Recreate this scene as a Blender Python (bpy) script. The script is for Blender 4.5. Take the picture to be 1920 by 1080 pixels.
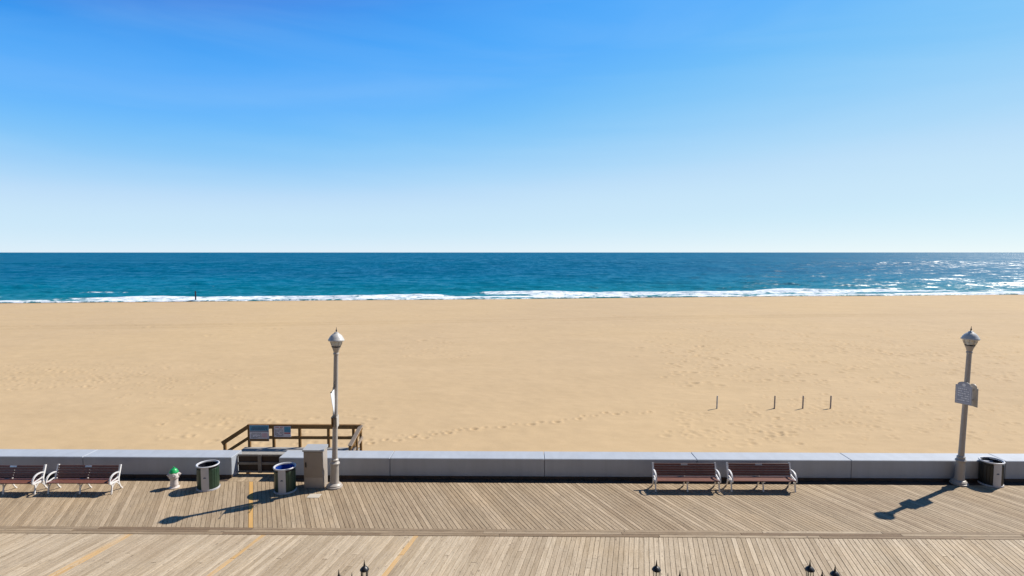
import bpy, math, random
import numpy as np
from mathutils import Vector, Matrix

# ---------------------------------------------------------------- camera, sky, sun, exposure
for o in list(bpy.data.objects):
    bpy.data.objects.remove(o, do_unlink=True)
SC = bpy.context.scene
COL = SC.collection
R = math.radians
random.seed(11)
RNG = np.random.default_rng(11)

FPX, HCAM = 1077.0, 8.5                 # focal length in photo pixels (1920 wide), eye height over the boardwalk
PITCH, YAW = math.atan(67.0 / FPX), R(0.75)
cam = bpy.data.cameras.new('camera')
cam.sensor_width = 36.0
cam.lens = 36.0 * FPX / 1920.0
cam.clip_start, cam.clip_end = 0.1, 60000.0
camo = bpy.data.objects.new('camera', cam)
COL.objects.link(camo)
camo.location = (0, 0, HCAM)
camo.rotation_euler = (R(90) - PITCH, 0, YAW)
SC.camera = camo

SUN_AZ, SUN_EL = 59.8, 45.7             # azimuth clockwise from +Y (out to sea), elevation
world = bpy.data.worlds.new('World')
SC.world = world
world.use_nodes = True
wn, wl = world.node_tree.nodes, world.node_tree.links
wn.clear()
w_out = wn.new('ShaderNodeOutputWorld')
w_bg = wn.new('ShaderNodeBackground')
w_sky = wn.new('ShaderNodeTexSky')
w_sky.sky_type = 'NISHITA'
w_sky.sun_disc = False
w_sky.sun_elevation = R(SUN_EL)
w_sky.sun_rotation = R(SUN_AZ)
w_sky.altitude = 0.0
w_sky.air_density = 0.5
w_sky.dust_density = 0.0
w_sky.ozone_density = 1.0
# a film-like colour response of the whole sky: deeper blue high up, pale at the horizon
w_a = wn.new('ShaderNodeVectorMath'); w_a.operation = 'SCALE'; w_a.inputs['Scale'].default_value = 0.1
w_cv = wn.new('ShaderNodeRGBCurve')
w_b = wn.new('ShaderNodeVectorMath'); w_b.operation = 'SCALE'; w_b.inputs['Scale'].default_value = 10.0
def curve(i, pts):
    c = w_cv.mapping.curves[i]
    c.points[0].location = pts[0]; c.points[1].location = pts[-1]
    for p in pts[1:-1]: c.points.new(*p)
curve(0, [(0, 0), (.09, .035), (.12, .085), (.17, .19), (.22, .30), (.29, .405), (.46, .47), (.70, .56), (1, .66)])
curve(1, [(0, 0), (.08, .06), (.13, .14), (.16, .255), (.20, .33), (.28, .44), (.45, .57), (.64, .62), (.8, .655), (1, .70)])
curve(2, [(0, 0), (.15, .16), (.24, .40), (.31, .69), (.36, .73), (.47, .72), (.65, .72), (1, .73)])
w_cv.mapping.update()
w_bg.inputs['Strength'].default_value = 0.10
wl.new(w_sky.outputs[0], w_a.inputs[0])
wl.new(w_a.outputs[0], w_cv.inputs['Color'])
# very thin high haze streaks
w_tc = wn.new('ShaderNodeTexCoord')
w_mp = wn.new('ShaderNodeMapping'); w_mp.inputs['Scale'].default_value = (.9, 1.6, 7.5); w_mp.inputs['Location'].default_value = (3.1, 1.7, .4); w_mp.inputs['Rotation'].default_value = (R(4), R(-7), R(48))
w_nz = wn.new('ShaderNodeTexNoise'); w_nz.inputs['Scale'].default_value = 1.7; w_nz.inputs['Detail'].default_value = 6; w_nz.inputs['Distortion'].default_value = .6
w_rp = wn.new('ShaderNodeMapRange'); w_rp.inputs['From Min'].default_value = .42; w_rp.inputs['From Max'].default_value = .78; w_rp.inputs['To Max'].default_value = .12
w_mx = wn.new('ShaderNodeMix'); w_mx.data_type = 'RGBA'; w_mx.inputs[7].default_value = (.50, .66, .745, 1)
wl.new(w_tc.outputs['Generated'], w_mp.inputs['Vector']); wl.new(w_mp.outputs[0], w_nz.inputs['Vector'])
wl.new(w_nz.outputs['Fac'], w_rp.inputs['Value']); wl.new(w_rp.outputs[0], w_mx.inputs[0])
wl.new(w_cv.outputs[0], w_mx.inputs[6])
wl.new(w_mx.outputs[2], w_b.inputs[0])
wl.new(w_b.outputs[0], w_bg.inputs['Color'])
wl.new(w_bg.outputs[0], w_out.inputs['Surface'])

sl = bpy.data.lights.new('sun', 'SUN')
sl.energy = 5.0
sl.angle = R(0.53)
sl.color = (1.0, 0.94, 0.84)
suno = bpy.data.objects.new('sun', sl)
COL.objects.link(suno)
SDIR = Vector((math.sin(R(SUN_AZ)) * math.cos(R(SUN_EL)), math.cos(R(SUN_AZ)) * math.cos(R(SUN_EL)), math.sin(R(SUN_EL))))
suno.rotation_euler = SDIR.to_track_quat('Z', 'Y').to_euler()
suno.location = (30, 20, 40)

SC.view_settings.view_transform = 'Standard'
SC.view_settings.look = 'None'
SC.view_settings.exposure = 0.4
SC.view_settings.gamma = 1.0
SC.view_settings.use_curve_mapping = False
SC.render.engine = 'CYCLES'

# ---------------------------------------------------------------- helpers
_c, _s = math.cos(YAW), math.sin(YAW)
_cp, _sp = math.cos(PITCH), math.sin(PITCH)
def ray(x, y):
    a, b = x - 960.0, -(y - 540.0)
    d = (a, FPX * _cp + b * _sp, -FPX * _sp + b * _cp)
    return Vector((_c * d[0] - _s * d[1], _s * d[0] + _c * d[1], d[2]))
def at(x, y, z=0.0):                    # photo pixel -> point on the level z
    d = ray(x, y)
    return Vector((0, 0, HCAM)) + d * ((z - HCAM) / d.z)
def atY(x, y, Y):                       # photo pixel -> point on the upright plane at distance Y
    d = ray(x, y)
    return Vector((0, 0, HCAM)) + d * (Y / d.y)

class MB:
    def __init__(self):
        self.v, self.f = [], []
    def add(self, vs, fs):
        n = len(self.v)
        self.v += [tuple(p) for p in vs]
        self.f += [tuple(i + n for i in q) for q in fs]
        return self
    def box(self, x0, x1, y0, y1, z0, z1, M=None):
        vs = [Vector(p) for p in ((x0,y0,z0),(x1,y0,z0),(x1,y1,z0),(x0,y1,z0),(x0,y0,z1),(x1,y0,z1),(x1,y1,z1),(x0,y1,z1))]
        if M is not None: vs = [M @ p for p in vs]
        return self.add(vs, [(0,3,2,1),(4,5,6,7),(0,1,5,4),(1,2,6,5),(2,3,7,6),(3,0,4,7)])
    def cbox(self, x0, x1, y0, y1, z0, z1, c=0.004, M=None):   # box with chamfered edges round the top
        vs = [(x0,y0,z0),(x1,y0,z0),(x1,y1,z0),(x0,y1,z0),
              (x0,y0,z1-c),(x1,y0,z1-c),(x1,y1,z1-c),(x0,y1,z1-c),
              (x0+c,y0+c,z1),(x1-c,y0+c,z1),(x1-c,y1-c,z1),(x0+c,y1-c,z1)]
        vs = [Vector(p) for p in vs]
        if M is not None: vs = [M @ p for p in vs]
        fs = [(0,3,2,1),(8,9,10,11)]
        for a, b in ((0,4),(4,8)):
            for i in range(4):
                j = (i + 1) % 4
                fs.append((a+i, a+j, b+j, b+i))
        return self.add(vs, fs)
    def lathe(self, prof, n=24, c=(0,0,0), sx=1.0, sy=1.0, cap=True, M=None):
        vs, fs = [], []
        for r, z in prof:
            for k in range(n):
                a = 2 * math.pi * k / n
                vs.append(Vector((c[0] + r * sx * math.cos(a), c[1] + r * sy * math.sin(a), c[2] + z)))
        if M is not None: vs = [M @ p for p in vs]
        m = len(prof)
        for i in range(m - 1):
            for k in range(n):
                k2 = (k + 1) % n
                fs.append((i*n+k, i*n+k2, (i+1)*n+k2, (i+1)*n+k))
        if cap:
            fs.append(tuple(range(n - 1, -1, -1)))
            fs.append(tuple((m-1)*n + k for k in range(n)))
        return self.add(vs, fs)
    def tube(self, pts, r, n=8, closed=False, r2=None):
        pts = [Vector(p) for p in pts]
        m = len(pts)
        rings = []
        up = Vector((0, 0, 1))
        for i, p in enumerate(pts):
            if closed: t = pts[(i+1) % m] - pts[i-1]
            else: t = pts[min(i+1, m-1)] - pts[max(i-1, 0)]
            t.normalize()
            a = t.cross(up)
            if a.length < 1e-3: a = t.cross(Vector((1, 0, 0)))
            a.normalize(); b = a.cross(t).normalized()
            rr = r if r2 is None else r + (r2 - r) * i / max(1, m - 1)
            rings.append([p + a * (rr * math.cos(2*math.pi*k/n)) + b * (rr * math.sin(2*math.pi*k/n)) for k in range(n)])
        vs = [q for g in rings for q in g]
        fs = []
        for i in range(m if closed else m - 1):
            i2 = (i + 1) % m
            for k in range(n):
                k2 = (k + 1) % n
                fs.append((i*n+k, i2*n+k, i2*n+k2, i*n+k2))
        if not closed:
            fs.append(tuple(range(n))); fs.append(tuple((m-1)*n + k for k in range(n-1, -1, -1)))
        return self.add(vs, fs)
    def strap(self, pts, wx, th):       # flat bar in the YZ plane, wx thick along X, th across the path
        P = [Vector((0, p[0], p[1])) for p in pts]
        m = len(P); vs, fs = [], []
        for i, p in enumerate(P):
            t = (P[min(i+1, m-1)] - P[max(i-1, 0)]).normalized()
            nrm = Vector((0, -t.z, t.y))
            for sx, sn in ((-1,-1),(1,-1),(1,1),(-1,1)):
                vs.append(p + Vector((sx*wx/2, 0, 0)) + nrm * (sn*th/2))
        for i in range(m - 1):
            for k in range(4):
                k2 = (k + 1) % 4
                fs.append((i*4+k, i*4+k2, (i+1)*4+k2, (i+1)*4+k))
        fs.append((3,2,1,0)); fs.append(tuple((m-1)*4+k for k in range(4)))
        return self.add(vs, fs)
    def beam(self, a, b, w, h, roll=0.0):   # rectangular beam from a to b, w wide across, h deep (upright)
        a, b = Vector(a), Vector(b)
        t = (b - a); L = t.length; t.normalize()
        sd = t.cross(Vector((0, 0, 1)))
        if sd.length < 1e-4: sd = Vector((1, 0, 0))
        sd.normalize(); up = sd.cross(t).normalized()
        vs = []
        for q in (a, b):
            for i, j in ((-1,-1),(1,-1),(1,1),(-1,1)):
                vs.append(q + sd*(i*w/2) + up*(j*h/2))
        return self.add(vs, [(3,2,1,0),(4,5,6,7),(0,1,5,4),(1,2,6,5),(2,3,7,6),(3,0,4,7)])
    def mesh(self, name, mat=None, smooth=None):
        me = bpy.data.meshes.new(name)
        me.from_pydata(self.v, [], self.f)
        if mat: me.materials.append(mat)
        if smooth is not None:
            me.polygons.foreach_set('use_smooth', [True] * len(me.polygons))
            me.set_sharp_from_angle(angle=R(smooth))
        me.update()
        return me
    def build(self, name, mat, parent=None, smooth=None, loc=None):
        return link(name, self.mesh(name, mat, smooth), parent, loc)

def link(name, data, parent=None, loc=None):
    o = bpy.data.objects.new(name, data)
    COL.objects.link(o)
    if parent is not None: o.parent = parent
    if loc is not None: o.location = loc
    return o
def tag(o, label=None, cat=None, group=None, kind=None):
    if label: o['label'] = label
    if cat: o['category'] = cat
    if group: o['group'] = group
    if kind: o['kind'] = kind
    return o
def empty(name, loc=(0,0,0), rz=0.0):
    o = link(name, None, None, loc)
    o.rotation_euler = (0, 0, rz)
    return o
def kids(o): return [c for c in bpy.data.objects if c.parent is o]
def copy_tree(o, parent=None):
    ch = kids(o)
    c = o.copy(); COL.objects.link(c); c.parent = parent
    for k in ch: copy_tree(k, c)
    return c
def smooth_path(pts, n=6):              # Catmull-Rom
    P = [np.array(p, float) for p in pts]
    P = [2*P[0]-P[1]] + P + [2*P[-1]-P[-2]]
    out = []
    for i in range(1, len(P) - 2):
        for k in range(n):
            t = k / n
            out.append(0.5*((2*P[i]) + (-P[i-1]+P[i+1])*t + (2*P[i-1]-5*P[i]+4*P[i+1]-P[i+2])*t*t + (-P[i-1]+3*P[i]-3*P[i+1]+P[i+2])*t**3))
    out.append(P[-2])
    return [tuple(p) for p in out]

# smooth value noise on arrays
_NT = RNG.random((256, 256))
def vnoise(x, y):
    xi, yi = np.floor(x).astype(int), np.floor(y).astype(int)
    fx, fy = x - xi, y - yi
    fx, fy = fx*fx*(3-2*fx), fy*fy*(3-2*fy)
    g = lambda a, b: _NT[a & 255, b & 255]
    return (g(xi,yi)*(1-fx)+g(xi+1,yi)*fx)*(1-fy) + (g(xi,yi+1)*(1-fx)+g(xi+1,yi+1)*fx)*fy
def fbm(x, y, o=4):
    s, a, t = 0, 1.0, 0
    for i in range(o):
        s = s + a * vnoise(x * 2**i + 17.3*i, y * 2**i + 5.1*i); t += a; a *= 0.5
    return s / t

# ---------------------------------------------------------------- materials
class Mat:
    def __init__(self, name, color=(.5,.5,.5), rough=.5, metal=0.0, spec=None):
        self.m = bpy.data.materials.new(name)
        self.m.use_nodes = True
        self.n, self.l = self.m.node_tree.nodes, self.m.node_tree.links
        self.b = self.n['Principled BSDF']
        self.b.inputs['Base Color'].default_value = (*color, 1)
        self.b.inputs['Roughness'].default_value = rough
        self.b.inputs['Metallic'].default_value = metal
        if spec is not None: self.b.inputs['Specular IOR Level'].default_value = spec
    def node(self, t, **k):
        nd = self.n.new(t)
        for a, v in k.items(): setattr(nd, a, v)
        return nd
    def set(self, nd, **k):
        for a, v in k.items(): nd.inputs[a].default_value = v
        return nd
    def coord(self, kind='Object', scale=(1,1,1), rot=(0,0,0)):
        tc = self.node('ShaderNodeTexCoord')
        mp = self.node('ShaderNodeMapping')
        mp.inputs['Scale'].default_value = scale
        mp.inputs['Rotation'].default_value = rot
        self.l.new(tc.outputs[kind], mp.inputs['Vector'])
        return mp.outputs[0]
    def world(self, scale=(1,1,1), rot=(0,0,0)):
        g = self.node('ShaderNodeNewGeometry')
        mp = self.node('ShaderNodeMapping')
        mp.inputs['Scale'].default_value = scale
        mp.inputs['Rotation'].default_value = rot
        self.l.new(g.outputs['Position'], mp.inputs['Vector'])
        return mp.outputs[0]
    def noise(self, vec, scale, detail=4, rough=.55, out='Fac', dist=0.0):
        t = self.node('ShaderNodeTexNoise')
        self.set(t, Scale=scale, Detail=detail, Roughness=rough, Distortion=dist)
        if vec is not None: self.l.new(vec, t.inputs['Vector'])
        return t.outputs[out]
    def ramp(self, fac, stops):
        r = self.node('ShaderNodeValToRGB')
        e = r.color_ramp.elements
        e[0].position, e[0].color = stops[0][0], (*stops[0][1], 1)
        e[1].position, e[1].color = stops[-1][0], (*stops[-1][1], 1)
        for p, c in stops[1:-1]:
            k = e.new(p); k.color = (*c, 1)
        self.l.new(fac, r.inputs[0])
        return r.outputs[0]
    def mix(self, fac, a, b, mode='MIX'):
        m = self.node('ShaderNodeMix', data_type='RGBA', blend_type=mode)
        for i, v in ((0, fac), (6, a), (7, b)):
            if isinstance(v, bpy.types.NodeSocket): self.l.new(v, m.inputs[i])
            elif isinstance(v, (int, float)): m.inputs[i].default_value = v
            else: m.inputs[i].default_value = (*v, 1)
        return m.outputs[2]
    def math(self, op, a, b=0.0, c=None, clamp=False):
        m = self.node('ShaderNodeMath', operation=op, use_clamp=clamp)
        for i, v in enumerate((a, b) if c is None else (a, b, c)):
            if isinstance(v, bpy.types.NodeSocket): self.l.new(v, m.inputs[i])
            else: m.inputs[i].default_value = v
        return m.outputs[0]
    def attr(self, name, out='Fac'):
        a = self.node('ShaderNodeAttribute', attribute_name=name)
        return a.outputs[out]
    def bump(self, h, strength=.3, dist=.01, prev=None):
        b = self.node('ShaderNodeBump')
        self.set(b, Strength=strength, Distance=dist)
        self.l.new(h, b.inputs['Height'])
        if prev is not None: self.l.new(prev, b.inputs['Normal'])
        self.l.new(b.outputs[0], self.b.inputs['Normal'])
        return b.outputs[0]
    def color(self, s): self.l.new(s, self.b.inputs['Base Color'])
    def rough(self, s): self.l.new(s, self.b.inputs['Roughness'])

def painted(name, col, rough=.45, var=.12, scale=6.0, dirt=(.25,.2,.15), dirt_amt=.25, bump=.05, metal=0.0):
    M = Mat(name, col, rough, metal)
    v = M.world((1,1,1))
    n1 = M.noise(v, scale, 5, .6)
    c = M.ramp(n1, [(.25, tuple(x*(1-var) for x in col)), (.75, tuple(min(1, x*(1+var)) for x in col))])
    n2 = M.noise(v, scale*2.3, 6, .7)
    f = M.ramp(n2, [(.56, (0,0,0)), (.78, (dirt_amt,)*3)])
    M.color(M.mix(f, c, dirt))
    M.rough(M.math('MULTIPLY_ADD', n2, .3, rough - .15))
    M.bump(n2, bump, .004)
    return M.m

def plank_mat(name, ang, stops, stain, seed, yellow=None):
    """weathered deck board; grain runs along the board, tone differs from board to board"""
    M = Mat(name, (.4,.3,.2), .8, spec=.3)
    oi = M.node('ShaderNodeObjectInfo')
    base = M.ramp(oi.outputs['Random'], stops)
    g = M.node('ShaderNodeNewGeometry')
    mp = M.node('ShaderNodeMapping'); mp.inputs['Rotation'].default_value = (0, 0, -ang)
    M.l.new(g.outputs['Position'], mp.inputs['Vector'])
    off = M.node('ShaderNodeCombineXYZ')
    M.l.new(M.math('MULTIPLY', oi.outputs['Random'], 83.0), off.inputs['Z'])
    M.l.new(M.math('MULTIPLY', oi.outputs['Random'], 37.0), off.inputs['Y'])
    va = M.node('ShaderNodeVectorMath', operation='ADD')
    M.l.new(mp.outputs[0], va.inputs[0]); M.l.new(off.outputs[0], va.inputs[1])
    st = M.node('ShaderNodeMapping'); st.inputs['Scale'].default_value = (26, 1.1, 1)
    M.l.new(va.outputs[0], st.inputs['Vector'])
    grain = M.noise(st.outputs[0], 1.6, 6, .65)
    c = M.mix(1.0, base, M.ramp(grain, [(.25, (.66,.64,.62)), (.5, (.98,.98,.98)), (.75, (1.2,1.2,1.2))]), 'MULTIPLY')
    st2 = M.node('ShaderNodeMapping'); st2.inputs['Scale'].default_value = (7, .9, 1)
    M.l.new(va.outputs[0], st2.inputs['Vector'])
    blotch = M.noise(st2.outputs[0], 1.3, 4, .6)
    c = M.mix(M.ramp(blotch, [(.5, (0,0,0)), (.74, (.55,.55,.55))]), c, stain)
    st3 = M.node('ShaderNodeMapping'); st3.inputs['Scale'].default_value = (16, 7, 1)
    M.l.new(va.outputs[0], st3.inputs['Vector'])
    knot = M.noise(st3.outputs[0], 1.0, 2, .40)
    c = M.mix(M.ramp(knot, [(.675, (0,0,0)), (.73, (.6,.6,.6))]), c, (.12,.085,.06))
    wide = M.noise(M.world((.35,.35,1)), 1.0, 3, .6)
    c = M.mix(1.0, c, M.ramp(wide, [(.3, (.92,.89,.86)), (.5, (1,1,1)), (.7, (1.08,1.05,1.0))]), 'MULTIPLY')
    spk = M.noise(M.world((1,1,1)), 14.0, 3, .7)
    c = M.mix(1.0, c, M.ramp(spk, [(.3, (.88,.87,.86)), (.7, (1.1,1.1,1.1))]), 'MULTIPLY')
    if yellow:
        wear = M.noise(st.outputs[0], .9, 5, .7)
        c = M.mix(M.ramp(wear, [(yellow, (.72,.72,.72)), (yellow + .2, (.12,.12,.12))]), c, (.55,.30,.07))
    gum = M.noise(M.world((1,1.3,1)), 4.6, 2, .5)
    c = M.mix(M.ramp(gum, [(.76, (0,0,0)), (.79, (.75,.75,.75))]), c, (.06,.045,.035))
    M.color(c)
    M.bump(grain, .35, .004)
    return M.m

A_FAR = math.atan2(ray(475, 473).x, ray(475, 473).y)       # board direction, from +Y towards +X
A_NEAR = math.atan2(ray(1205, 473).x, ray(1205, 473).y)
FAR_STOPS = [(0, (.27,.20,.128)), (.25, (.315,.24,.157)), (.75, (.35,.268,.178)), (1, (.42,.328,.225))]
NEAR_STOPS = [(0, (.335,.262,.178)), (.3, (.38,.303,.212)), (.7, (.42,.338,.24)), (1, (.475,.388,.28))]
M_FAR = plank_mat('weathered_board_far', -A_FAR, FAR_STOPS, (.165,.118,.07), 1)
M_NEAR = plank_mat('weathered_board_near', -A_NEAR, NEAR_STOPS, (.25,.185,.11), 2)
M_FARY = plank_mat('yellow_painted_board_far', -A_FAR, FAR_STOPS, (.165,.118,.07), 1, .56)
M_NEARY = plank_mat('yellow_painted_board_near', -A_NEAR, NEAR_STOPS, (.25,.185,.11), 2, .40)
M_BORDER = plank_mat('border_board', R(90), [(0, (.17,.115,.07)), (.5, (.29,.22,.145)), (1, (.40,.32,.225))], (.14,.095,.055), 3)
M_DARKTIMBER = painted('dark_timber_and_shade', (.05,.034,.025), .8, .5, 2.0, (.15,.07,.03), .8)  # timber tone; on the foot strip it stands for shade
M_UNDER = painted('joist_shadow_timber', (.03,.025,.02), .9)
M_WALL = painted('painted_concrete', (.345,.37,.41), .6, .05, .8, (.27,.275,.29), .3, .08)
def streaky_wall():
    m = M_WALL; n, l = m.node_tree.nodes, m.node_tree.links
    bs = n['Principled BSDF']; src = bs.inputs['Base Color'].links[0].from_socket
    g = n.new('ShaderNodeNewGeometry'); mp = n.new('ShaderNodeMapping'); mp.inputs['Scale'].default_value = (3.5, 1.2, .35)
    nz = n.new('ShaderNodeTexNoise'); nz.inputs['Scale'].default_value = 1.0; nz.inputs['Detail'].default_value = 6; nz.inputs['Roughness'].default_value = .65
    rp_ = n.new('ShaderNodeValToRGB'); e = rp_.color_ramp.elements
    e[0].position, e[0].color = .32, (.95,.945,.94,1); e[1].position, e[1].color = .6, (1.04,1.04,1.04,1)
    mx = n.new('ShaderNodeMix'); mx.data_type = 'RGBA'; mx.blend_type = 'MULTIPLY'; mx.inputs[0].default_value = 1.0
    l.new(g.outputs['Position'], mp.inputs['Vector']); l.new(mp.outputs[0], nz.inputs['Vector']); l.new(nz.outputs['Fac'], rp_.inputs[0])
    l.new(src, mx.inputs[6]); l.new(rp_.outputs[0], mx.inputs[7]); l.new(mx.outputs[2], bs.inputs['Base Color'])
streaky_wall()
M_WHITEMETAL = painted('white_cast_metal', (.72,.70,.68), .4, .06, 20, (.35,.28,.22), .3)
M_SLATBACK = painted('brown_bench_board', (.15,.055,.037), .5, .25, 9, (.2,.1,.07), .3)
M_SLATBACK.node_tree.nodes['Principled BSDF'].inputs['Specular IOR Level'].default_value = .6
M_PLAQUE = painted('plaque_metal', (.55,.55,.58), .35, metal=.6)
M_LAMP = painted('pale_lamp_paint', (.37,.33,.29), .45, .08, 7, (.3,.25,.2), .35)
M_DOME = painted('pale_dome_paint', (.50,.48,.45), .4, .06, 7, (.35,.3,.26), .3)
M_GREENSLAT = painted('dark_green_slat', (.022,.05,.03), .4, .25, 9, (.06,.07,.06), .3)
M_SHADEDSLAT = painted('shaded_green_slat', (.009,.012,.013), .4, .25, 9, (.05,.05,.05), .3)  # darker copy of the green slats, with shade put into the colour
M_CANWHITE = painted('pale_can_metal', (.5,.5,.52), .4, .05, 12, (.4,.4,.4), .2)
M_LINERBLACK = painted('black_liner', (.012,.012,.018), .25)
M_LINERBLUE = painted('blue_liner', (.01,.05,.30), .3)
M_HYDWHITE = painted('white_hydrant_paint', (.62,.56,.53), .42, .06, 14, (.5,.38,.3), .35)
M_HYDGREEN = painted('green_hydrant_paint', (.012,.33,.085), .35, .12, 14, (.05,.2,.08), .3)
M_CABINET = painted('beige_cabinet_steel', (.37,.325,.285), .4, .06, 3, (.36,.3,.25), .35)
M_CABDOOR = painted('tan_cabinet_door', (.27,.23,.195), .4, .06, 3, (.2,.17,.15), .35)
M_CABTOP = painted('grey_cabinet_top', (.34,.345,.35), .5, .06, 5)
M_BLACK = painted('black_painted_iron', (.012,.012,.014), .38, .3, 20, (.05,.05,.06), .3)
M_RAIL = painted('treated_brown_timber', (.19,.098,.026), .75, .3, 7, (.12,.06,.025), .5, .2)
M_RAILPALE = painted('sunlit_timber', (.36,.285,.22), .8, .15, 9, (.3,.22,.16), .5, .2)  # paler rail timber; sunlight on the right-hand rails is put into the colour
M_GREYTIMBER = painted('grey_weathered_timber', (.23,.21,.185), .85, .2, 7, (.18,.16,.14), .5, .2)
M_PLATFORM = painted('sandy_platform_board', (.27,.255,.235), .85, .2, 5, (.40,.32,.22), .7, .2)
M_POST = painted('grey_beach_post', (.30,.25,.22), .7, .2, 9)
M_POSTPALE = painted('pale_beach_post', (.44,.44,.42), .6, .15, 9)
M_PILE = painted('dark_wet_pile', (.016,.018,.028), .5, .3, 4)
M_SIGNBLUE = painted('sign_blue', (.05,.25,.40), .4, .1, 8)
M_SIGNNAVY = painted('sign_navy', (.012,.05,.13), .4)
M_SIGNWHITE = painted('sign_white', (.62,.57,.60), .45, .06, 8)
M_SIGNRED = painted('sign_red', (.42,.10,.12), .45)
M_SIGNPINK = painted('sign_pink', (.62,.40,.42), .45, .1, 8)
M_SIGNGREY = painted('sign_grey', (.36,.38,.45), .5, .06, 8)
M_SIGNBACK = painted('sign_back', (.42,.40,.37), .5, .08, 8)
M_INK = painted('sign_ink', (.10,.10,.13), .5)
M_INKPALE = painted('sign_pale_ink', (.72,.74,.78), .5)
M_BANNER = painted('white_banner_cloth', (.60,.61,.63), .8, .05, 8, (.5,.55,.65), .3)
M_PATCH = painted('pale_deck_patch', (.46,.41,.34), .7, .08, 9)

def glass_mat():
    M = Mat('milky_globe', (.62,.57,.48), .18)
    M.b.inputs['Transmission Weight'].default_value = .3
    M.b.inputs['Roughness'].default_value = .25
    return M.m
M_GLOBE = glass_mat()
def clear_glass():
    M = Mat('lantern_glass', (.9,.92,.9), .05)
    M.b.inputs['Transmission Weight'].default_value = .95
    M.b.inputs['IOR'].default_value = 1.15
    return M.m
M_CLEAR = clear_glass()

# ---------------------------------------------------------------- the beach
Z_SEA = -2.2
SH0, SH1 = at(0, 567, Z_SEA), at(1919, 551, Z_SEA)
sdir = (SH1 - SH0).normalized()                       # along the shore
tdir = Vector((-sdir.y, sdir.x, 0))                   # out to sea
SHM = at(960, 559.5, Z_SEA)

def shore_t(X, Y):
    return (X - SHM.x) * tdir.x + (Y - SHM.y) * tdir.y
def shore_s(X, Y):
    return (X - SHM.x) * sdir.x + (Y - SHM.y) * sdir.y
def beach_z(X, Y):
    t = shore_t(X, Y)
    return np.interp(t, [-118, -60, -14, 0, 14, 40], [-.42, -.95, -1.62, Z_SEA, -2.9, -4.5])

def pit_field(X, Y, Z, cx, cy, r, depth):
    pass

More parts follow.
